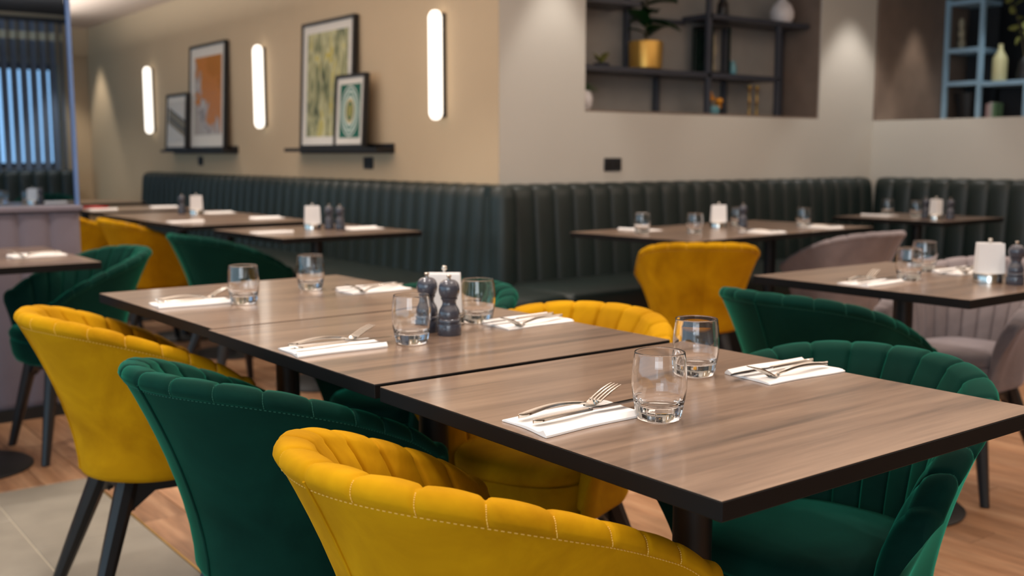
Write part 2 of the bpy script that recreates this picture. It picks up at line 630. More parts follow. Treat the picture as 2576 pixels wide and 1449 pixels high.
# far wall with window opening (x 1.3..3.08, z .97..2.03)
EY = 11.9
we = MB()
we.box(-4.5, 3.6, EY, EY + 0.25, 0, 0.97)
we.box(-4.5, 3.6, EY, EY + 0.25, 2.05, 2.6)
we.box(-4.5, 0.9, EY, EY + 0.25, 0.97, 2.05)
we.box(3.06, 3.6, EY, EY + 0.25, 0.97, 2.05)
we.box(3.2, 3.354, EY - 0.06, EY, 2.14, CEIL)
struct('wall_far', we, MT['wall_beige'], smooth=False)
struct('wall_back', MB().box(-4.5, 9.5, -3.75, -3.5, 0, 2.6), MT['wall_beige'], smooth=False)
poly = [(9.5, -3.5), (9.5, EY), (3.17, EY), (2.38, 9.0), (2.38, 7.6), (-4.5, 7.6), (-4.5, -3.5)]
ce = MB()
ce.add([(x, y, CEIL) for x, y in poly] + [(x, y, CEIL + 0.15) for x, y in poly],
       [tuple(range(7)), tuple(range(13, 6, -1))] + [(k, (k + 1) % 7, 7 + (k + 1) % 7, 7 + k) for k in range(7)])
struct('ceiling', ce, MT['ceiling'], smooth=False)
struct('ceiling_bay', MB().box(-4.5, 3.3, 7.5, EY, CEIL + 0.12, CEIL + 0.2), MT['ceiling_dark'], smooth=False)
# window in the far wall
wn = bpy.data.objects.new('window_1', None)
COL.objects.link(wn)
tag(wn, kind='structure')
wf = MB()
for xx in (0.9, 1.98, 3.0):
    wf.box(xx, xx + 0.06, EY + 0.08, EY + 0.14, 0.97, 2.05)
wf.box(0.9, 3.06, EY + 0.08, EY + 0.14, 0.97, 1.03)
wf.box(0.9, 3.06, EY + 0.08, EY + 0.14, 1.99, 2.05)
wf.build('window_frame', MT['win_frame'], wn, smooth=False)
for xa, xb in ((0.96, 1.98), (2.04, 3.0)):
    MB().box(xa, xb, EY + 0.105, EY + 0.115, 1.03, 1.99).build('window_pane', MT['pane'], wn, smooth=False)

# ------------------------------------------------------------------ partition with glass
PY = 4.743
pt = thing('partition_screen', 'low mauve-grey padded partition with a tall glass pane above, at the left edge', 'partition', (1.29, PY, 0))
MB().box(-3.2, -0.002, 0.0, 0.11, 0.0, 0.05).build('kick_plate', MT['plinth'], pt, smooth=False)
MB().box(-3.2, -0.01, 0.02, 0.10, 0.05, 0.875).build('core_board', MT['panel'], pt, smooth=False)
pm = None
for k in range(26):
    if pm is None:
        rows = []
        for z, d in [(0.05, 0), (0.06, .7), (0.08, 1), (0.84, 1), (0.862, .8), (0.872, .3)]:
            rows.append([(u * 0.12, 0.02 - 0.016 * d * (max(0, 1 - (2 * u - 1) ** 2)) ** .5, z) for u in [i / 8 for i in range(9)]])
        pm = MB().grid(rows).mesh('padded_channel', MT['panel'])
    place('padded_channel', pm, pt, (-0.01 - 0.122 * (k + 1), 0, 0))
MB().box(-3.2, 0.0, -0.012, 0.112, 0.875, 0.897, 0.004, 1).build('top_rail', MT['panel'], pt)
MB().box(-3.2, -0.012, 0.045, 0.057, 0.897, CEIL - 0.002).build('glass_pane', MT['pane'], pt, smooth=False)
MB().box(-0.016, 0.0, 0.038, 0.064, 0.897, CEIL - 0.002, 0.002, 1).build('edge_profile', MT['pane_edge'], pt)

# ------------------------------------------------------------------ blinds
bl = thing('vertical_blind', 'grey-blue vertical slat blind over the far window at left', 'blind', (0, EY - 0.07, 0))
MB().box(0.85, 3.18, -0.03, 0.03, 2.46, 2.5).build('head_rail', MT['win_frame'], bl, smooth=False)
sm = MB()
rows = []
for z in (0.93, 2.46):
    rows.append([(-0.04 + 0.08 * i / 6, 0.012 * (1 - ((i - 3) / 3) ** 2), z) for i in range(7)])
sm.grid(rows)
slm = sm.mesh('blind_slat', MT['slat'])
tm = MB().grid([[(-0.041 + 0.082 * i / 6, -0.003 + 0.012 * (1 - ((i - 3) / 3) ** 2), z) for i in range(7)] for z in (2.28, 2.36)]).mesh('slat_light_band', MT['light_band'])
k = 0
xx = 0.92
while xx < 3.17:
    a = math.radians(random.choice([16, 22, 40, 56]))
    s = place('blind_slat', slm, bl, (xx, 0, 0), (0, 0, a))
    place('slat_light_band', tm, s)
    xx += 0.094

# ------------------------------------------------------------------ banquettes
CH = 0.137
rows = []
for z, d in [(0.40, 1), (0.55, 1), (0.75, 1), (0.88, 1), (0.925, .93), (0.945, .72), (0.955, .35), (0.957, 0.0)]:
    lean = 0.045 * (0.955 - z) / 0.555
    r = []
    for i in range(11):
        u = i / 10
        b = max(0.0, 1 - (2 * u - 1) ** 2) ** 0.5
        r.append((u * CH, 0.012 + (0.065 + 0.020 * b) * d + lean * (1 if d > 0.3 else 0), z - (0.006 * (1 - b) if z > 0.9 else 0)))
    rows.append(r)
chan = MB().grid(rows).mesh('back_channel', MT['leather'], ang=60)


def bench(label, loc, rz, length, seat0=0.0, seat1=None, group='banquettes round the walls'):
    t = thing('banquette', label, 'banquette', loc, rz, group)
    seat1 = length if seat1 is None else seat1
    n = max(1, round(length / CH))
    w = length / n
    for k in range(n):
        o = place('back_channel', chan, t, (k * w, 0, 0))
        o.scale = (w / CH, 1, 1)
    MB().box(0, length, 0.004, 0.06, 0.12, 0.945).build('back_board', MT['leather'], t, smooth=False)
    MB().box(seat0, seat1, 0.06, 0.66, 0.30, 0.445, 0.035, 3).build('seat_cushion', MT['leather'], t)
    MB().box(seat0, seat1, 0.06, 0.60, 0.0, 0.30).build('seat_plinth', MT['plinth'], t, smooth=False)
    return t


b0 = bench('dark green channelled leather banquette under the framed pictures', (WX, WY - 0.1, 0), PI / 2, 5.55, -0.565, 5.55)
bench('dark green channelled leather banquette under the long shelf niche', (THX - 0.1, WY, 0), PI, 3.285, 0.565, 3.24)
bench('dark green channelled leather banquette along the right-hand wall', (THX, 1.0, 0), PI / 2, 3.45)
bench('dark green leather banquette below the window blind, seen through the glass', (3.12, EY - 0.14, 0), PI, 2.9)
# rounded corner bolster where the two runs meet
MB().lathe([(0.0, 0.40), (0.075, 0.40), (0.072, 0.88), (0.066, 0.925), (0.05, 0.948), (0.0, 0.956)], 20).build('corner_roll', MT['leather'], b0, (0.0, 0.05, 0))

# ------------------------------------------------------------------ chairs
R_, RY, LL, ZP, ZT = 0.234, 0.2435, 0.186, 0.757, 0.611


def plan_top(s):
    a, g = abs(s), (1 if s >= 0 else -1)
    if a < .62:
        th = a / .62 * PI / 2
        return (-R_ * math.cos(th), g * RY * math.sin(th))
    return (LL * (a - .62) / .38, g * RY)


def plan_bot(s):
    a, g = abs(s), (1 if s >= 0 else -1)
    if a < .62:
        th = a / .62 * PI / 2
        return (0.045 - 0.155 * math.cos(th), g * 0.166 * math.sin(th))
    return (0.045 + 0.125 * (a - .62) / .38, g * 0.166)


ZB = 0.372


def section(s, cap=0.0, fine=True):
    x, y = plan_top(s)
    e = 1e-3
    s0, s1 = max(-1, s - e), min(1, s + e)
    p0, p1 = plan_top(s0), plan_top(s1)
    tx, ty = p1[0] - p0[0], p1[1] - p0[1]
    n = math.hypot(tx, ty)
    tx, ty = tx / n, ty / n
    nx, ny = -ty, tx
    sg = 1 if s >= 0 else -1
    bx, by = plan_bot(s)
    kk = max(0.0, math.cos(cap * PI / 2))
    ext = 0.034 * math.sin(cap * PI / 2)
    zr = ZP + (ZT - ZP) * ((x + R_) / (R_ + LL)) ** 1.5
    if abs(s) > .86:
        zr -= 0.012 * ((abs(s) - .86) / .14) ** 2
    zc = zr - 0.019 - 0.03 * (1 - kk)
    q = abs(math.sin(8 * PI * s))
    dd = abs(8 * s - round(8 * s))
    sharp = math.exp(-(dd / 0.055) ** 2)
    g_out = (0.0032 * sharp + 0.0016 * (1 - q)) * kk
    g_in = (0.0070 * sharp + 0.0050 * (1 - q ** 0.8)) * kk
    if abs(s) > 0.89:
        f_ = max(0.0, (0.94 - abs(s)) / 0.05)
        g_out *= f_
        g_in *= f_

    def M(v):
        w = max(0.0, v) ** 1.6
        return (bx + (x - bx) * w + ext * tx * sg, by + (y - by) * w + ext * ty * sg, ZB + (zc - ZB) * v)

    def th(v):
        return 0.017 - 0.004 * v

    def P(v, off, dz=0.0):
        m = M(v)
        return (m[0] + nx * off * kk, m[1] + ny * off * kk, m[2] + dz)

    outer = [P(0, -0.01, -0.016), P(0, th(0) - 0.006, -0.012), P(0, th(0), 0.0)]
    for v in (.08, .2, .32, .44, .56, .68, .78, .88, .96, .99):
        outer.append(P(v, th(v)))
    lining = []
    for v, o, g in ((.962, -.002, 0), (.967, .0018, .15), (.977, .0030, .4), (.99, .0034, .7)):
        lining.append(P(v, th(v) + o - g_out * g))
    ao, ai, hh = th(1) + .003, .040, .019
    for k in range(0, 9):
        a = PI * k / 8
        gg = g_out + (g_in - g_out) * max(0, k - 4) / 4
        c_ = math.cos(a)
        lining.append(P(1, (ao if c_ > 0 else ai) * c_ - gg * c_, (hh - gg) * math.sin(a)))
    for v, o in ((.96, .0435), (.9, .0455), (.82, .045), (.72, .043), (.6, .039), (.5, .034), (.4, .030), (.3, .026), (.2, .023), (.1, .020)):
        lining.append(P(v, -(o - g_in)))
    return outer, lining


def make_chair(kind):
    t = thing('tub_chair', 'chair', 'chair')
    mat, thread = MT[kind], MT['thread_' + kind]
    cols = [(-1, c) for c in (1, .93, .8, .6, .4, .2)]
    for i in range(16):
        cols += [(-1 + (i + u) / 8, 0.0) for u in (0, .03, .065, .11, .18, .3, .42, .5, .58, .7, .82, .89, .935, .97)]
    cols.append((1, 0.0))
    cols += [(1, c) for c in (.2, .4, .6, .8, .93, 1)]
    O, Li = [], []
    for s, c in cols:
        a, b = section(s, c)
        O.append(a)
        Li.append(b)
    MB().grid(O).build('outer_shell', mat, t, ang=75)
    MB().grid(Li).build('tufted_lining', mat, t, ang=75)

    def pan(rx, ry, z, e=2.7, n=40, cx=0.082):
        r = []
        for i in range(n):
            a = 2 * PI * i / n
            c_, s_ = math.cos(a), math.sin(a)
            r.append((cx + rx * math.copysign(abs(c_) ** (2 / e), c_), ry * math.copysign(abs(s_) ** (2 / e), s_), z))
        return r

    def stack(name, lst):
        mb = MB()
        mb.grid([pan(*l) for l in lst], close=True)
        n = 40
        mb.f.append(tuple(range(n)))
        mb.f.append(tuple(len(mb.v) - n + i for i in range(n))[::-1])
        return mb.build(name, mat, t, ang=60)

    stack('seat_base', [(.150, .140, .350), (.164, .155, .356), (.174, .166, .378), (.181, .171, .425), (.179, .169, .436)])
    stack('seat_cushion', [(.155, .14, .430), (.175, .16, .434), (.183, .167, .446), (.183, .167, .462), (.173, .158, .476), (.135, .12, .485), (.06, .05, .488)])
    # black under-frame: four bars meeting at the legs, deeper at the joints
    tops = [(-.045, .10), (-.045, -.10), (.165, .11), (.165, -.11)]
    feet = [(-.17, .19), (-.17, -.19), (.235, .19), (.235, -.19)]
    fr = MB()
    for a, b in ((0, 1), (2, 3), (0, 2), (1, 3)):
        A, B = Vector(tops[a] + (0,)), Vector(tops[b] + (0,))
        d = (B - A).normalized()
        nrm = Vector((-d.y, d.x, 0)) * 0.014
        for (u0, u1, h0, h1) in ((0, .28, .075, .03), (.28, .72, .03, .03), (.72, 1, .03, .075)):
            p, q = A + (B - A) * u0, A + (B - A) * u1
            zt = 0.354
            vs = [p - nrm + Vector((0, 0, zt)), p + nrm + Vector((0, 0, zt)), q + nrm + Vector((0, 0, zt)), q - nrm + Vector((0, 0, zt)),
                  p - nrm + Vector((0, 0, zt - h0)), p + nrm + Vector((0, 0, zt - h0)), q + nrm + Vector((0, 0, zt - h1)), q - nrm + Vector((0, 0, zt - h1))]
            fr.add(vs, [(0, 1, 2, 3), (7, 6, 5, 4), (0, 4, 5, 1), (1, 5, 6, 2), (2, 6, 7, 3), (3, 7, 4, 0)])
    fr.build('under_frame', MT['leg'], t, smooth=False)
    for (a, b), (c, d) in zip(tops, feet):
        MB().tube([(a, b, 0.356), (a + (c - a) * .5, b + (d - b) * .5, 0.178), (c, d, 0.0)], [0.026, 0.021, 0.0145], 8, PI / 8).build('leg', MT['leg'], t, ang=30)
    # piping down the middle of the back
    pts = []
    for i in range(2, len(section(0)[0])):
        p = section(0)[0][i]
        pts.append((p[0] - 0.0006, 0.0, p[2]))
    MB().tube(pts, 0.0028, 6).build('back_seam', mat, t)
    # top stitching: a dashed row below the rim and short rows over it
    st = MB()

    def dash(p, q, r=0.0007):
        st.tube([p, q], r, 4)
    s = -0.97
    while s < 0.97:
        a, b = section(s)[0], section(s + 0.0062)[0]
        k = 11
        A, B = Vector(a[k]), Vector(b[k])
        nr = Vector((A.x - 0.02, A.y, 0)).normalized() * 0.0008
        dash(A + nr, B + nr)
        s += 0.0118
    for g in range(-7, 8):
        if g == 0:
            continue
        sec = section(g / 8)[1]
        for k in range(1, 7):
            A, B = Vector(sec[k]), Vector(sec[k + 1])
            nr = Vector((A.x - 0.02, A.y, 0)).normalized() * 0.0007
            for u in ((0.1,) if k < 4 else (0.1, 0.6)):
                dash(A + (B - A) * u + nr, A + (B - A) * (u + (.7 if k < 4 else .3)) + nr)
    tag(st.build('stitching', thread, t, smooth=False), kind='stuff')
    return t


CHAIRS = [
    # kind, x, y, facing degrees, label, group
    ('yellow', 0.777, 1.119, 3.8, 'mustard velvet tub chair nearest the camera, pulled up to the nearest walnut table'),
    ('yellow', 0.794, 2.574, -2.6, 'mustard velvet tub chair with black legs on grey tiles, behind a green chair'),
    ('yellow', 1.508, 1.822, 201.4, 'mustard velvet tub chair facing us across the middle table, fluted inside showing'),
    ('yellow', 3.397, 3.163, 50.4, 'mustard velvet tub chair seen squarely from behind, at the corner of the pale table'),
    ('yellow', 2.000, 6.157, -2.9, 'mustard velvet tub chair at the picture wall tables, left of a green one'),
    ('yellow', 1.930, 6.93, -2.0, 'mustard velvet tub chair mostly hidden behind the mauve partition'),
    ('green', 0.790, 1.782, 9.1, 'dark green velvet tub chair between the two mustard chairs on the near side'),
    ('green', 1.536, 1.103, 190.6, 'dark green velvet tub chair at the far side of the nearest table, seat under it'),
    ('green', 1.542, 2.432, 188.8, 'dark green velvet tub chair behind the pepper mills and napkin holder'),
    ('green', 2.412, 1.817, 0.1, 'dark green velvet tub chair with its plain back to us at the right-hand table'),
    ('green', 1.915, 4.760, 7.3, 'dark green velvet tub chair with its back to us at the picture wall table'),
    ('green', 1.13, 4.19, 184.5, 'dark green velvet tub chair at the left-edge table, before the mauve partition'),
    ('green', 2.45, 10.2, 250, 'dark green velvet chair far off by the pale end of the picture wall'),
    ('grey', 4.435, 3.135, 86.4, 'grey velvet tub chair beside the mustard one at the pale table'),
    ('grey', 3.40, 1.90, 181.3, 'grey velvet tub chair on the far side of the right-hand table, fluted back showing'),
]
protos = {}
for kind, x, y, a, lab in CHAIRS:
    if kind not in protos:
        protos[kind] = o = make_chair(kind)
    else:
        o = copy_tree(protos[kind])
    o.location = (x, y, 0)
    o.rotation_euler = (0, 0, math.radians(a))
    tag(o, lab, 'chair', 'velvet tub chairs')

# ------------------------------------------------------------------ tables
TT = 0.75


def make_table(sx, sy, label, x, y, rz, bx=0.0, by=0.0, group='walnut dining tables'):
    t = thing('dining_table', label, 'table', (x, y, 0), math.radians(rz), group)
    MB().box(-sx / 2 + .0006, sx / 2 - .0006, -sy / 2 + .0006, sy / 2 - .0006, TT - 0.0012, TT, 0.0004, 1).build('laminate_top', MT['walnut'], t, smooth=False)
    MB().box(-sx / 2, sx / 2, -sy / 2, sy / 2, TT - 0.024, TT - 0.0011, 0.0012, 1).build('edge_band', MT['band'], t, smooth=False)
    MB().box(-0.16, 0.16, -0.16, 0.16, TT - 0.032, TT - 0.0242).build('mounting_plate', MT['black'], t, (bx, by, 0), smooth=False)
    MB().lathe([(0, .02), (.030, .02), (.030, TT - .031), (0, TT - .031)], 28).build('column', MT['black'], t, (bx, by, 0))
    MB().lathe([(0, 0), (0.21, 0), (0.212, 0.006), (0.205, 0.012), (0.05, 0.022), (0, 0.022)], 40).build('base_disc', MT['black'], t, (bx, by, 0))
    return t


make_table(.675, .702, 'nearest walnut-topped table with a black edge, its corner toward us', 1.163, 1.083, 0.4)
make_table(.67, .672, 'walnut-topped table in the middle of the row, with the pepper mills', 1.156, 1.793, 0.8)
make_table(.705, .735, 'walnut-topped table at the far end of the row of three, shining with reflections', 1.172, 2.509, 1.4)
make_table(.69, .69, 'walnut-topped table at right with a white napkin holder and two tumblers', 2.852, 1.765, 0.4, 0.10, 0.12)
make_table(.71, .74, 'pale reflecting table behind the back of a mustard chair, left half of the pair', 3.626, 3.495, 4)
make_table(.71, .74, 'pale reflecting table by the grey chair, right half of the pair', 4.337, 3.545, 4)
make_table(.66, .70, 'dark table in the corner before the right-hand banquette', 5.66, 3.55, 2)
make_table(.73, .73, 'pale reflecting table before the picture wall banquette, nearest of that row', 2.345, 4.66, 2)
make_table(.76, .69, 'walnut table at the picture wall, second of that row, before the mustard chair', 2.32, 5.69, 1)
make_table(.76, .69, 'walnut table with a napkin holder and mill, third along the picture wall', 2.32, 6.40, 1)
make_table(.72, .69, 'walnut table at the picture wall strewn with pale papers, fourth of that row', 2.33, 7.35, 0)
make_table(.72, .69, 'last walnut table of the picture wall row, before the bare wall', 2.36, 8.62, 0)
make_table(.76, .78, 'walnut-topped table cut by the left edge of the photo', 0.685, 4.11, 0)
make_table(.66, .72, 'brown table glimpsed through the glass partition', 1.66, 8.5, 0)

# ------------------------------------------------------------------ tableware
def tumbler_mesh():
    fl = lambda a, z: 1 - (0.018 * (0.5 - 0.5 * math.cos(18 * a)) if 0.002 < z < 0.0215 else 0)
    out = [(0, 0.0015), (0.020, 0.001), (0.027, 0.0), (0.0305, 0.002), (0.0325, 0.010), (0.0345, 0.021), (0.0362, 0.030), (0.0378, 0.045), (0.0381, 0.056),
           (0.0374, 0.070), (0.0360, 0.083), (0.0347, 0.0925), (0.0344, 0.0938), (0.0337, 0.0942), (0.0331, 0.0936), (0.0332, 0.092)]
    inn = [(0.0344, 0.083), (0.0357, 0.070), (0.0364, 0.056), (0.0360, 0.045), (0.0342, 0.031), (0.0315, 0.024), (0.026, 0.0205), (0.014, 0.0188), (0, 0.0185)]
    return MB().lathe(out + inn, 72, mod=fl).mesh('tumbler', MT['glass'], ang=180)


TUM = tumbler_mesh()


def tumbler(x, y, label, grp):
    o = place('tumbler', TUM, None, (x, y, TT + 0.0002), (0, 0, random.random() * 6))
    return tag(o, label, 'glass', grp)


for x, y, l in [(1.026, 1.022, 'clear glass tumbler nearest the camera, at the tip of a knife'),
                (1.286, 1.198, 'clear glass tumbler just behind the nearest one'),
                (1.070, 1.735, 'clear glass tumbler in front of the pepper mills'),
                (1.320, 1.868, 'clear glass tumbler to the right of the mills and napkin holder'),
                (1.036, 2.455, 'clear glass tumbler on the far end table, beside a napkin at left'),
                (1.290, 2.605, 'clear glass tumbler at the back of the far end table, beside the right napkin'),
                (2.768, 1.755, 'clear glass tumbler nearer us of the pair on the right-hand table'),
                (3.020, 1.864, 'clear glass tumbler farther of the pair on the right-hand table'),
                (3.455, 3.570, 'clear glass tumbler leftmost on the pale table'),
                (3.625, 3.400, 'clear glass tumbler left of the napkin holder, above the mustard chair'),
                (4.215, 3.660, 'clear glass tumbler right beside the mill on the pale table'),
                (4.450, 3.430, 'clear glass tumbler rightmost on the pale table'),
                (5.72, 3.79, 'clear glass tumbler leftmost on the dark corner table'),
                (5.66, 3.56, 'clear glass tumbler next to the napkin holder on the dark corner table'),
                (1.80, 8.70, 'clear glass tumbler at the photo edge, seen through the partition glass'),
                (1.93, 8.55, 'clear glass tumbler beside the holder, seen through the partition glass')]:
    tumbler(x, y, l, 'glass tumblers')


def make_mill(label, x, y, z=TT):
    t = thing('pepper_mill', label, 'pepper mill', (x, y, z), random.random() * 3, 'slate grey pepper mills')
    MB().lathe([(0, 0), (.0235, 0), (.0242, .001), (.0242, .021), (.0236, .0226), (.0212, .0236), (.0212, .0255), (.0232, .0275), (.0234, .030),
                (.0222, .0322), (.0206, .0335), (.0218, .038), (.0218, .044), (.0205, .050), (.0175, .056), (.0146, .061), (.0138, .0655), (.0146, .070),
                (.0172, .0735), (.0172, .0755), (.0, .076)], 32).build('mill_body', MT['mill'], t)
    MB().lathe([(0, .0760), (.0160, .0762), (.0178, .0785), (.0205, .085), (.0215, .0925), (.0205, .100), (.0175, .1065), (.0125, .1108), (.005, .1125), (0, .1127)], 32).build('mill_head', MT['mill'], t)
    MB().lathe([(0, .1120), (.0035, .1122), (.0032, .1155), (.0050, .1185), (.0052, .1205), (.0035, .122), (0, .1222)], 20).build('top_knob', MT['steel'], t)
    return t


for x, y, l in [(1.182, 1.772, 'slate grey pepper mill in front of the napkin holder, right of its pair'),
                (1.168, 1.832, 'slate grey pepper mill partly behind a tumbler, left of its pair'),
                (2.910, 1.515, 'slate grey pepper mill at the right edge, beside the white napkin holder'),
                (4.140, 3.560, 'slate grey mill right of the holder on the pale table'),
                (2.430, 4.690, 'slate grey mill next to the holder on the nearest picture wall table'),
                (2.455, 4.625, 'slate grey mill at the right of its pair on the nearest picture wall table'),
                (2.345, 6.46, 'slate grey mill left of the holder on the third picture wall table'),
                (5.58, 3.45, 'slate grey mill left of the holder on the dark corner table'),
                (5.60, 3.31, 'slate grey mill right of the holder on the dark corner table'),
                (1.985, 8.38, 'slate grey mill seen through the partition glass')]:
    make_mill(l, x, y)


def make_holder(label, x, y, rz, z=TT):
    t = thing('napkin_holder', label, 'napkin holder', (x, y, z), rz, 'steel napkin holders')
    MB().lathe([(0, 0), (.041, 0), (.042, .001), (.042, .026), (.041, .028), (0, .028)], 40).build('steel_base', MT['steel'], t)
    MB().tube([(0, 0, .026), (0, 0, .120)], 0.003, 10).build('centre_rod', MT['steel'], t)
    MB().lathe([(0, .116), (.004, .1165), (.0062, .120), (.0062, .123), (.004, .126), (0, .1265)], 16).build('rod_knob', MT['steel'], t)
    for k in range(4):
        yy = -.018 + .0105 * k
        h = .112 + random.uniform(-.003, .002)
        ww = .036
        vs = [(-ww - .002, yy - .004, .028), (ww + .002, yy - .004, .028), (ww + .002, yy + .004, .028), (-ww - .002, yy + .004, .028),
              (-ww + .002, yy - .003, h), (ww - .002, yy - .003, h), (ww - .002, yy + .003, h), (-ww + .002, yy + .003, h)]
        MB().add(vs, [(0, 1, 2, 3), (7, 6, 5, 4), (0, 4, 5, 1), (1, 5, 6, 2), (2, 6, 7, 3), (3, 7, 4, 0)]).build('paper_napkin', MT['paper'], t, smooth=False)
    return t


yw = yaw - PI / 2
for x, y, a, l in [(1.250, 1.892, yw, 'white paper napkins in a holder behind the two pepper mills'),
                   (2.905, 1.590, yw - 0.15, 'steel holder of white napkins on the right-hand table, knob on top'),
                   (4.050, 3.640, yw, 'holder of white napkins in the middle of the pale table'),
                   (2.365, 4.740, yw + .3, 'holder of white napkins on the nearest picture wall table'),
                   (2.405, 6.38, yw + .3, 'holder of white napkins on the third picture wall table'),
                   (5.56, 3.375, yw + .7, 'holder of white napkins between the mills on the dark corner table'),
                   (1.955, 8.47, yw, 'holder of white napkins seen through the partition glass')]:
    make_holder(l, x, y, a)


def napkin_mesh(seed):
    rnd = random.Random(seed)
    mb = MB()
    nx, ny = 22, 14
    Lx, Ly = 0.185, 0.105
    rows_t, rows_b = [], []
    ph = rnd.random() * 6
    for i in range(nx + 1):
        u = i / nx
        rt_, rb_ = [], []
        for j in range(ny + 1):
            v = j / ny
            sk = 0.012 * (v - .5)
            xx = Lx * u + sk + 0.0025 * math.sin(v * 5 + ph)
            yy = -Ly / 2 + Ly * v + 0.002 * math.sin(u * 6 + ph)
            # rounded roll along the near edge, flat folds elsewhere
            roll = math.exp(-((v - .07) / .075) ** 2)
            z = 0.0035 + 0.0055 * roll + 0.0008 * math.sin(u * 9 + v * 7 + ph) * (1 if 0.15 < v < .9 else .3)
            if j == 0:
                z = 0.003
            if j == ny:
                z = 0.002
            rt_.append((xx, yy, z))
            rb_.append((xx, yy, 0.0002))
        rows_t.append(rt_)
        rows_b.append(rb_)
    mb.grid(rows_t)
    mb.grid(rows_b, flip=True)
    mb.grid([[r[0] for r in rows_b], [r[0] for r in rows_t]])
    mb.grid([[r[-1] for r in rows_t], [r[-1] for r in rows_b]])
    mb.grid([rows_t[0], rows_b[0]])
    mb.grid([rows_b[-1], rows_t[-1]])
    return mb.mesh('paper_napkin', MT['paper'], ang=60)


def handle(mb, x0, x1, zf, w0, w1, th=0.0026, n=14):
    """flat tapering handle with raised rim and a rounded end"""
    rows = []
    for i in range(n + 1):
        u = i / n
        x = x0 + (x1 - x0) * u
        w = w0 + (w1 - w0) * u
        if u < .08:
            w *= (1 - (1 - u / .08) ** 2) ** .5 * .9 + .1
        z = zf(u)
        h = th * (1.5 if u < .06 else 1)
        rows.append([(x, -w, z), (x, -w * .8, z + h), (x, -w * .45, z + h * .55), (x, w * .45, z + h * .55), (x, w * .8, z + h), (x, w, z), (x, w * .7, z - h * .6), (x, -w * .7, z - h * .6)])
    mb.grid(rows, close=True)
    b = len(mb.v) - 8 * (n + 1)
    mb.f.append(tuple(range(b, b + 8)))
    mb.f.append(tuple(range(len(mb.v) - 8, len(mb.v)))[::-1])


def fork_meshes():
    h = MB()
    zf = lambda u: 0.0105 + 0.0065 * math.sin(PI * min(1, u * .9)) ** 1.3 - 0.003 * u
    handle(h, 0, 0.128, zf, 0.0072, 0.0032)
    hd = MB()
    rows = []
    prof = [(.126, .0031, .0075), (.133, .0042, .0055), (.139, .0085, .0045), (.145, .0112, .0058), (.151, .0118, .0095)]
    for x, w, z in prof:
        rows.append([(x, -w, z + .0022), (x, -w * .5, z), (x, 0, z - .0006), (x, w * .5, z), (x, w, z + .0022), (x, w * .5, z - .0016), (x, 0, z - .0022), (x, -w * .5, z - .0016)])
    hd.grid(rows, close=True)
    tines = []
    for k in range(4):
        y = -0.0098 + 0.0196 * k / 3
        tm_ = MB().tube([(.149, y, .0095), (.160, y, .0150), (.172, y, .0205), (.186, y * .97, .0255), (.194, y * .96, .0278)], [.0017, .0018, .0017, .0014, .0007], 6)
        tines.append(tm_.mesh('tine', MT['steel']))
    return h.mesh('fork_handle', MT['steel'], ang=50), hd.mesh('fork_head', MT['steel'], ang=60), tines


def knife_meshes():
    h = MB()
    handle(h, 0, 0.108, lambda u: 0.0105 + .0005 * math.sin(PI * u), 0.0078, 0.0048, 0.0022)
    b = MB()
    rows = []
    for x, y0, y1, t in [(.106, -.0035, .0035, .0020), (.112, -.005, .0042, .0014), (.124, -.0075, .0055, .0010), (.16, -.0088, .0058, .0010), (.19, -.0075, .0058, .0009), (.205, -.003, .0056, .0008), (.212, .003, .005, .0006)]:
        z = 0.0105
        rows.append([(x, y0, z), (x, y0 * .5 + y1 * .5, z + t), (x, y1, z + t * .8), (x, y1, z - t * .8), (x, y0 * .5 + y1 * .5, z - t)])
    b.grid(rows, close=True)
    b.f.append(tuple(range(5)))
    b.f.append(tuple(len(b.v) - 5 + i for i in range(5))[::-1])
    return h.mesh('knife_handle', MT['steel'], ang=50), b.mesh('knife_blade', MT['blade'], ang=30)


FH, FD, FT = fork_meshes()
KH, KB = knife_meshes()
NAP = [napkin_mesh(i) for i in range(4)]


def setting(x, y, rz, where, i=0, cutlery=True, napkin_dy=0.0, fork_a=0.13, fork_dx=0.012):
    """napkin with a fork and knife on it; local +x points from the diner into the table"""
    c, s = math.cos(rz), math.sin(rz)

    def W_(px, py):
        return (x + c * px - s * py, y + s * px + c * py)
    nx_, ny_ = W_(0.02, napkin_dy)
    n_ = place('paper_napkin', NAP[i % 4], None, (nx_, ny_, TT + 0.0003), (0, 0, rz))
    tag(n_, 'white folded paper napkin ' + where, 'napkin', 'folded napkins on the tables')
    if not cutlery:
        return
    kx, ky = W_(0.028, -0.010 + napkin_dy)
    k_ = thing('table_knife', 'steel knife on the napkin ' + where, 'knife', (kx, ky, TT), rz + 0.02, 'table knives on napkins')
    place('knife_handle', KH, k_)
    place('knife_blade', KB, k_)
    fx, fy = W_(0.02 + fork_dx, 0.024 + napkin_dy)
    f_ = thing('table_fork', 'raised steel fork on the napkin ' + where, 'fork', (fx, fy, TT), rz + fork_a, 'forks on napkins')
    place('fork_handle', FH, f_)
    place('fork_head', FD, f_)
    for tmesh in FT:
        place('tine', tmesh, f_)


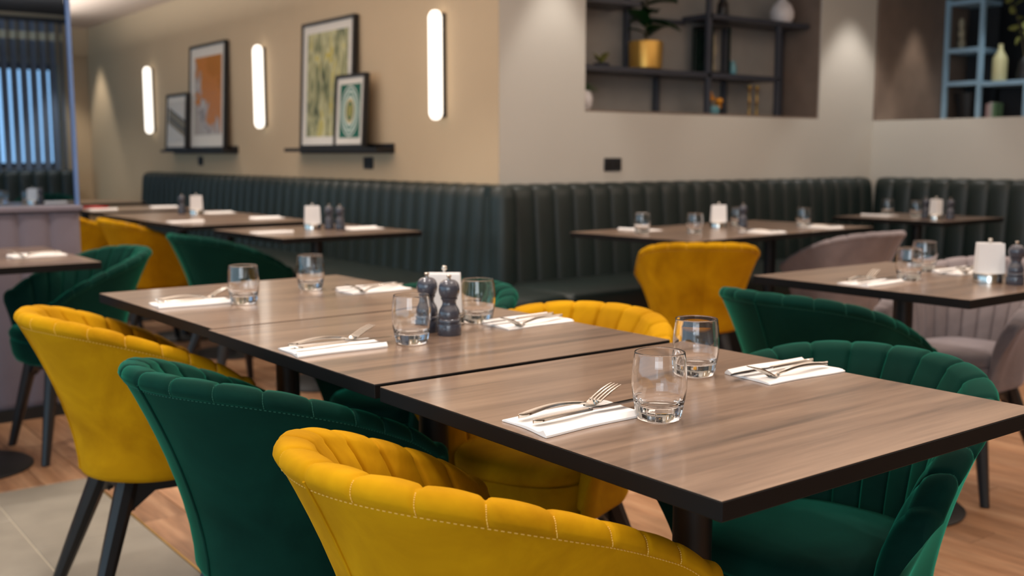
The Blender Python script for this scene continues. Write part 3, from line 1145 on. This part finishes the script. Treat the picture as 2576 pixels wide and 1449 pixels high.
setting(0.823, 1.088, 0.05, 'nearest the camera, left of the nearest tumbler', 0, fork_a=0.04)
setting(1.528, 1.115, PI - 0.03, 'before the green chair, right of the second tumbler', 1, fork_a=0.02)
setting(0.812, 1.777, 0.0, 'at the near edge of the middle table', 2)
setting(1.515, 1.805, PI + 0.06, 'before the fluted mustard chair', 3)
setting(0.822, 2.535, -0.02, 'at the left of the far end table', 1)
setting(1.532, 2.500, PI + 0.05, 'at the right of the far end table', 2)
setting(2.512, 1.775, 0.06, 'before the green chair on the right-hand table', 3)
setting(3.212, 1.78, PI, 'at the far side of the right-hand table', 0)
setting(1.055, 4.09, PI + 0.1, 'on the table at the left edge', 1)
setting(3.95, 3.16, PI / 2 + 0.07, 'on the pale table near the mustard chair', 2)
setting(4.45, 3.20, PI / 2 + 0.07, 'on the pale table before the grey chair', 3)
setting(3.60, 3.85, -PI / 2 + 0.07, 'on the banquette side of the pale table, at left', 0, cutlery=False)
setting(5.62, 3.89, -PI / 2, 'at the left of the dark corner table', 1, cutlery=False)
setting(2.69, 4.62, PI, 'on the banquette side of the nearest picture wall table', 2, cutlery=False)
setting(2.0, 4.66, 0, 'on the near side of the nearest picture wall table', 3, cutlery=False)
setting(2.68, 5.72, PI, 'on the banquette side of the second picture wall table', 0, cutlery=False)
setting(1.97, 5.70, 0, 'on the near side of the second picture wall table', 1, cutlery=False)
setting(2.68, 6.42, PI, 'on the banquette side of the third picture wall table', 2, cutlery=False)
setting(2.66, 7.35, PI, 'on the banquette side of the fourth picture wall table', 3, cutlery=False)
setting(2.0, 7.30, 0.1, 'on the near side of the fourth picture wall table', 0, cutlery=False)
setting(2.02, 8.62, 0.1, 'on the near side of the last picture wall table', 1, cutlery=False)
tag(MB().box(-.05, .05, -.08, .08, 0, .012, .003, 1).build('menu_card', MT['red'], None, (2.13, 7.52, TT + .0005), (0, 0, .3)), 'small red card lying on a table beside the partition edge', 'card')

# ------------------------------------------------------------------ left wall: sconces, ledges, pictures, sockets
for y, l in ((9.875, 'glowing white bar wall light farthest to the left'), (7.45, 'glowing white bar wall light between the two picture ledges'),
             (5.08, 'glowing white bar wall light nearest the wall corner')):
    t = thing('wall_light', l, 'wall light', (WX, y, 1.605), 0, 'bar wall lights')
    MB().box(-0.022, 0.0, -0.04, 0.04, -0.285, 0.285, 0.006, 2).build('back_plate', MT['frame'], t)
    rows = []
    for z, k in [(-.30, .25), (-.296, .55), (-.285, .8), (-.265, 1), (.265, 1), (.285, .8), (.296, .55), (.30, .25)]:
        rows.append([(-0.047 + 0.034 * k * math.cos(a), 0.047 * k * math.sin(a), z) for a in [2 * PI * i / 20 for i in range(20)]])
    m = MB().grid(rows, close=True)
    m.f.append(tuple(range(20)))
    m.f.append(tuple(len(m.v) - 20 + i for i in range(20))[::-1])
    m.build('opal_diffuser', MT['lamp'], t)


def picture(label, y0, y1, z1, xoff, art, art_rect, lean=2.6):
    w = abs(y1 - y0)
    h = z1 - 1.156
    t = thing('framed_picture', label, 'picture', (WX - xoff, (y0 + y1) / 2, 1.1563), 0, 'framed pictures on the ledges')
    t.rotation_euler = (0, math.radians(lean), 0)
    d, b = 0.034, 0.02
    for nm, bx in (('frame_bar', (-w / 2, w / 2, 0, b)), ('frame_bar', (-w / 2, w / 2, h - b, h)), ('frame_bar', (-w / 2, -w / 2 + b, b, h - b)), ('frame_bar', (w / 2 - b, w / 2, b, h - b))):
        MB().box(0, d, bx[0], bx[1], bx[2], bx[3]).build(nm, MT['frame'], t, smooth=False)
    MB().box(0.010, 0.03, -w / 2 + b, w / 2 - b, b, h - b).build('mount_board', MT['mount'], t, smooth=False)
    a = art_rect
    iw, ih = w - 2 * b, h - 2 * b
    MB().box(0.0085, 0.0105, -iw / 2 + iw * a[0], -iw / 2 + iw * a[1], b + ih * a[2], b + ih * a[3]).build('print', MT[art], t, smooth=False)
    return t


def ledge(y0, y1, label):
    t = thing('picture_ledge', label, 'shelf', (WX, (y0 + y1) / 2, 1.12), 0, 'black picture ledges')
    w = y1 - y0
    MB().box(-0.13, 0, -w / 2, w / 2, 0.012, 0.036).build('ledge_board', MT['frame'], t, smooth=False)
    MB().box(-0.012, 0, -w / 2, w / 2, 0, 0.06).build('back_rail', MT['frame'], t, smooth=False)


ledge(7.965, 9.36, 'black picture ledge under the orange picture')
ledge(5.61, 6.87, 'black picture ledge under the green abstract picture')
picture('tall framed print of orange and grey in a white mount', 8.07, 8.83, 2.0, 0.078, 'art_orange', (.08, .88, .12, .9))
picture('small framed print with a striped brown block, left of the orange one', 8.78, 9.26, 1.625, 0.126, 'art_block', (.06, .94, .1, .9), 3.6)
picture('large framed abstract print in olive green and black', 6.01, 6.74, 1.985, 0.078, 'art_green', (.09, .91, .07, .93))
picture('small framed print of an ornate oval on green', 5.78, 6.165, 1.61, 0.126, 'art_oval', (.12, .88, .1, .9), 3.6)


def socket(label, loc, rz, w):
    t = thing('wall_socket', label, 'socket', loc, rz, 'black wall sockets')
    MB().box(-w / 2, w / 2, -0.009, 0, -0.037, 0.037, 0.002, 1).build('face_plate', MT['socket'], t)
    for k in ((-.25, .25) if w > .1 else (0,)):
        MB().box(k * w - .02, k * w + .02, -0.0105, -0.0088, -0.018, 0.012).build('outlet', MT['black'], t, smooth=False)


socket('black socket below the orange picture ledge', (WX, 8.755, 1.06), -PI / 2, 0.10)
socket('black socket below the green picture ledge', (WX, 5.925, 1.06), -PI / 2, 0.115)
socket('black double socket on the wall below the shelf niche', (4.16, WY, 1.056), 0, 0.130)

# ------------------------------------------------------------------ niche 1: graphite shelving and ornaments
sh = thing('metal_shelving', 'graphite metal shelving built into the long wall niche', 'shelving', (0, WY, 0))
ST = 0.032


def board(x0, x1, y0, y1, ztop, nm='shelf_board', mat='shelf_black', par=None, th=ST):
    MB().box(x0, x1, y0, y1, ztop - th, ztop, 0.002, 1).build(nm, MT[mat], par or sh, smooth=False)


def post(x, y, z0, z1, w=0.032, mat='shelf_black', par=None):
    MB().box(x - w / 2, x + w / 2, y - w / 2, y + w / 2, z0, z1, 0.002, 1).build('upright', MT[mat], par or sh, smooth=False)


NF = NZ0 + 0.0125
board(3.965, 5.70, 0.075, 0.315, 1.618)
board(5.03, 6.0, 0.075, 0.315, 1.978)
board(3.965, 4.44, 0.075, 0.315, 1.998)
post(5.035, 0.091, NF, NZ1 - .013)
post(5.70, 0.091, NF, 1.946)
post(3.99, 0.299, NF, 1.586)
post(3.99, 0.299, 1.618, 1.966)
post(4.54, 0.299, 1.618, NZ1 - .013)
post(4.80, 0.299, NF, 1.586)
post(5.42, 0.299, NF, 1.586)
post(5.42, 0.299, 1.618, 1.946)
post(5.985, 0.299, NF, 1.946)
post(5.985, 0.299, 1.978, NZ1 - .013)
board(4.53, 5.03, 0.285, 0.31, 1.95, 'rear_rail', th=0.025)


def leaf_mesh(L, w, bend=0.25, n=7):
    rows = []
    for i in range(n + 1):
        u = i / n
        ww = w * math.sin(PI * (0.06 + 0.9 * u)) ** 0.8
        z = -bend * L * u * u
        rows.append([(L * u, -ww, z + ww * .18), (L * u, -ww * .5, z + ww * .04), (L * u, 0, z - .002), (L * u, ww * .5, z + ww * .04), (L * u, ww, z + ww * .18)])
    return MB().grid(rows)


t = thing('potted_plant', 'leafy dark green plant in a gold pot on the niche shelf', 'plant', (4.575, 4.72, 1.6182))
MB().lathe([(0, 0), (.088, 0), (.098, .01), (.103, .155), (.100, .165), (.094, .165), (.092, .14), (0, .14)], 32).build('gold_pot', MT['gold'], t)
MB().lathe([(0, .139), (.09, .141), (0, .148)], 20).build('soil', MT['soil'], t)
stm = MB()
rnd = random.Random(3)
lm = leaf_mesh(0.23, 0.075).mesh('leaf', MT['leaf'], ang=80)
stm.tube([(0, 0, .14), (.01, .0, .3), (.0, .0, .5), (.02, 0, .66)], [.008, .007, .006, .004], 7)
stm.build('stem', MT['stem'], t)
for k in range(26):
    a = k * 2.4
    z = 0.19 + 0.019 * k
    o = place('leaf', lm, t, (0.004, 0, z), (0, math.radians(rnd.uniform(-48, 2)), a))
    sc_ = rnd.uniform(.75, 1.1)
    if math.sin(a) > 0.2:
        sc_ *= 0.55
    o.scale = (sc_, sc_, sc_)

t = thing('dark_lantern', 'dark green glass lantern with pale dried stems inside, on the niche shelf', 'lantern', (5.17, 4.74, 1.6182))
MB().box(-.085, .085, -.085, .085, 0, .014).build('lantern_base', MT['frame'], t, smooth=False)
for sx in (-1, 1):
    for sy in (-1, 1):
        MB().box(sx * .079 - .006, sx * .079 + .006, sy * .079 - .006, sy * .079 + .006, .014, .285).build('lantern_bar', MT['darkglass'], t, smooth=False)
MB().box(-.085, .085, -.085, .085, .285, .30).build('lantern_top', MT['frame'], t, smooth=False)
MB().box(-.07, .07, .066, .070, .014, .285).build('rear_glass', MT['darkglass'], t, smooth=False)
MB().lathe([(0, .014), (.028, .016), (.03, .05), (.018, .08), (.026, .11), (.034, .16), (.022, .21), (.03, .24), (0, .255)], 18, (0.0, 0.0, 0)).build('dried_stems', MT['beige_obj'], t)
tag(MB().lathe([(0, 0), (.022, 0), (.028, .02), (.026, .05), (.016, .07), (.018, .085), (0, .085)], 18).build('small_vase', MT['teal'], None, (5.30, 4.675, 1.6182)), 'small teal vase beside the dark lantern', 'vase')
tag(MB().lathe([(0, 0), (.036, 0), (.038, .01), (.034, .075), (.022, .09), (.024, .12), (0, .12)], 20).build('bottle', MT['frame'], None, (5.20, 4.68, 1.9782)), 'small black bottle standing on the top niche shelf', 'bottle')
tag(MB().lathe([(0, 0), (.062, 0), (.078, .03), (.08, .07), (.062, .115), (.03, .145), (.022, .165), (.026, .185), (0, .183)], 26).build('white_vase', MT['white'], None, (5.80, 4.70, 1.9782)), 'white rounded vase on the top niche shelf at right', 'vase')
t = thing('potted_plant', 'trailing pale green plant in a white pot at the niche left end', 'plant', (4.045, 4.69, NF))
MB().lathe([(0, 0), (.045, 0), (.062, .025), (.066, .07), (.055, .105), (.048, .112), (.044, .1), (0, .1)], 24).build('white_pot', MT['white'], t)
sl = leaf_mesh(0.07, 0.018, .6, 5).mesh('leaf', MT['succulent'], ang=80)
for k in range(14):
    o = place('leaf', sl, t, (.02 * math.cos(k * 2.4), .02 * math.sin(k * 2.4), .10 + .008 * (k % 5)), (0, math.radians(-60 + 5 * (k % 7)), k * 2.4))
    if math.cos(k * 2.4) < -.3:
        o.scale = (.5, .5, .5)
t = thing('potted_plant', 'little yellow-green sprig in a grey dish on the niche shelf', 'plant', (4.24, 4.74, 1.6182))
MB().lathe([(0, 0), (.04, 0), (.05, .02), (.046, .024), (0, .02)], 20).build('dish', MT['shelf_black'], t)
yl = leaf_mesh(0.08, 0.016, .3, 5).mesh('leaf', MT['dried'], ang=80)
for k in range(9):
    place('leaf', yl, t, (0, 0, .02), (0, math.radians(-75 + 8 * (k % 5)), k * 2.4))
t = thing('flower_pot', 'pale blue pot of orange blooms on the niche floor', 'flowers', (5.14, 4.69, NF))
MB().lathe([(0, 0), (.035, 0), (.045, .03), (.04, .055), (0, .05)], 20).build('pale_pot', MT['teal'], t)
for (a, b, c_) in ((-.045, 0, .125), (.045, -.01, .085), (.0, .02, .10), (.055, .01, .05)):
    MB().tube([(0, 0, .04), (a, b, c_ - .01)], .003, 6).build('stem', MT['stem'], t)
    MB().lathe([(0, -.02), (.02, -.012), (.028, .003), (.02, .018), (0, .022)], 12, (a, b, c_)).build('bloom', MT['orange'], t)
for xx, l in ((5.545, 'slender brass candlestick on the niche floor, left of its pair'), (5.62, 'slender brass candlestick on the niche floor, right of its pair')):
    t = thing('candlestick', l, 'candlestick', (xx, 4.74, NF), 0, 'brass candlesticks')
    MB().lathe([(0, 0), (.028, 0), (.028, .008), (.008, .014), (.006, .08), (.011, .09), (.006, .10), (.006, .17), (.014, .18), (.014, .2), (0, .2)], 16).build('brass_stem', MT['brass'], t)

# ------------------------------------------------------------------ alcove at right: open shelving, daylight blue in its colour
sb = thing('daylit_shelving', 'open metal shelving in the right-hand alcove, its colour tinted by blue daylight', 'shelving', (7.45, 0, 0))
AF = NZ0


def bpost(y, z0, z1, x=0.0):
    MB().box(x, x + 0.032, y - 0.017, y + 0.017, z0, z1, 0.002, 1).build('upright', MT['shelf_daylit'], sb, smooth=False)


def bboard(y0, y1, ztop, th=0.034):
    MB().box(0.0, 0.30, y0, y1, ztop - th, ztop, 0.002, 1).build('shelf_board', MT['shelf_daylit'], sb, smooth=False)


bpost(4.506, AF, 2.25)
bpost(4.235, AF, 2.25)
bpost(3.885, AF, 1.603)
bpost(3.62, AF, 2.25)
bboard(4.252, 4.489, 1.65)
bboard(3.0, 4.218, 1.637)
bboard(4.252, 4.489, 1.89)
bboard(4.252, 4.489, 2.235)
MB().box(0.27, 0.30, 4.252, 4.489, AF, 2.2).build('back_panel', MT['dark_back'], sb, smooth=False)
MB().box(0.27, 0.30, 3.0, 4.218, AF, 1.603).build('back_panel', MT['dark_back'], sb, smooth=False)
tag(MB().lathe([(0, 0), (.05, 0), (.052, .01), (.052, .15), (.048, .17), (.018, .225), (.016, .26), (.018, .265), (0, .265)], 26).build('cream_vase', MT['cream'], None, (7.54, 4.13, 1.6372)), 'tall cream bottle vase on the alcove shelving', 'vase')
t = thing('dried_branch', 'olive dried foliage hanging over the cream vase in the alcove', 'foliage', (7.56, 3.96, 1.6372))
MB().lathe([(0, 0), (.045, 0), (.05, .04), (.035, .13), (.02, .16), (0, .16)], 18).build('dark_jar', MT['frame'], t)
dl = leaf_mesh(0.075, 0.026, .2, 5).mesh('leaf', MT['dried'], ang=80)
rnd = random.Random(11)
for b in range(5):
    ty, tz = rnd.uniform(-.2, .12), rnd.uniform(.42, .6)
    MB().tube([(0, 0, .15), (0, ty * .4, .15 + (tz - .15) * .55), (rnd.uniform(-.05, .05), ty, tz)], [.004, .003, .002], 5).build('twig', MT['stem'], t)
    for k in range(7):
        u = .35 + .65 * k / 6
        place('leaf', dl, t, (0, ty * u, .15 + (tz - .15) * u), (rnd.uniform(0, 6), rnd.uniform(-.8, .8), rnd.uniform(0, 6)))
t = thing('stacked_ornament', 'sand-coloured stacked pebble ornament in the top alcove cell', 'ornament', (7.55, 4.44, 1.8902))
for k, (r, z) in enumerate(((.03, .0), (.027, .075), (.024, .145))):
    MB().lathe([(0, 0), (r * .6, .004), (r, .03), (r * .95, .05), (r * .5, .078), (0, .08)], 16, (0, .004 * k, z)).build('pebble', MT['beige_obj'], t)
t = thing('tapered_planter', 'black tapered planter in the lowest alcove cell', 'planter', (7.56, 4.37, AF + .0002))
MB().lathe([(0, 0), (.06, 0), (.095, .2), (.098, .215), (.09, .215), (.085, .19), (0, .19)], 26).build('planter_body', MT['frame'], t)
for k, (mt, hh, l) in enumerate((('book_c', .13, 'pinkish book leftmost of three on the alcove floor'), ('book_a', .14, 'pale book in the middle of three on the alcove floor'), ('book_b', .135, 'green book rightmost of three on the alcove floor'))):
    t = thing('book', l, 'book', (7.56, 4.19 - .026 * k, AF + .0002), 0, 'books in the alcove')
    MB().box(-.05, .05, -.012, -.0095, 0, hh).build('cover', MT[mt], t, smooth=False)
    MB().box(-.05, .05, .0095, .012, 0, hh).build('cover', MT[mt], t, smooth=False)
    MB().box(-.05, -.0475, -.0095, .0095, 0, hh).build('spine', MT[mt], t, smooth=False)
    MB().box(-.0475, .046, -.0094, .0094, .003, hh - .004).build('pages', MT['paper'], t, smooth=False)
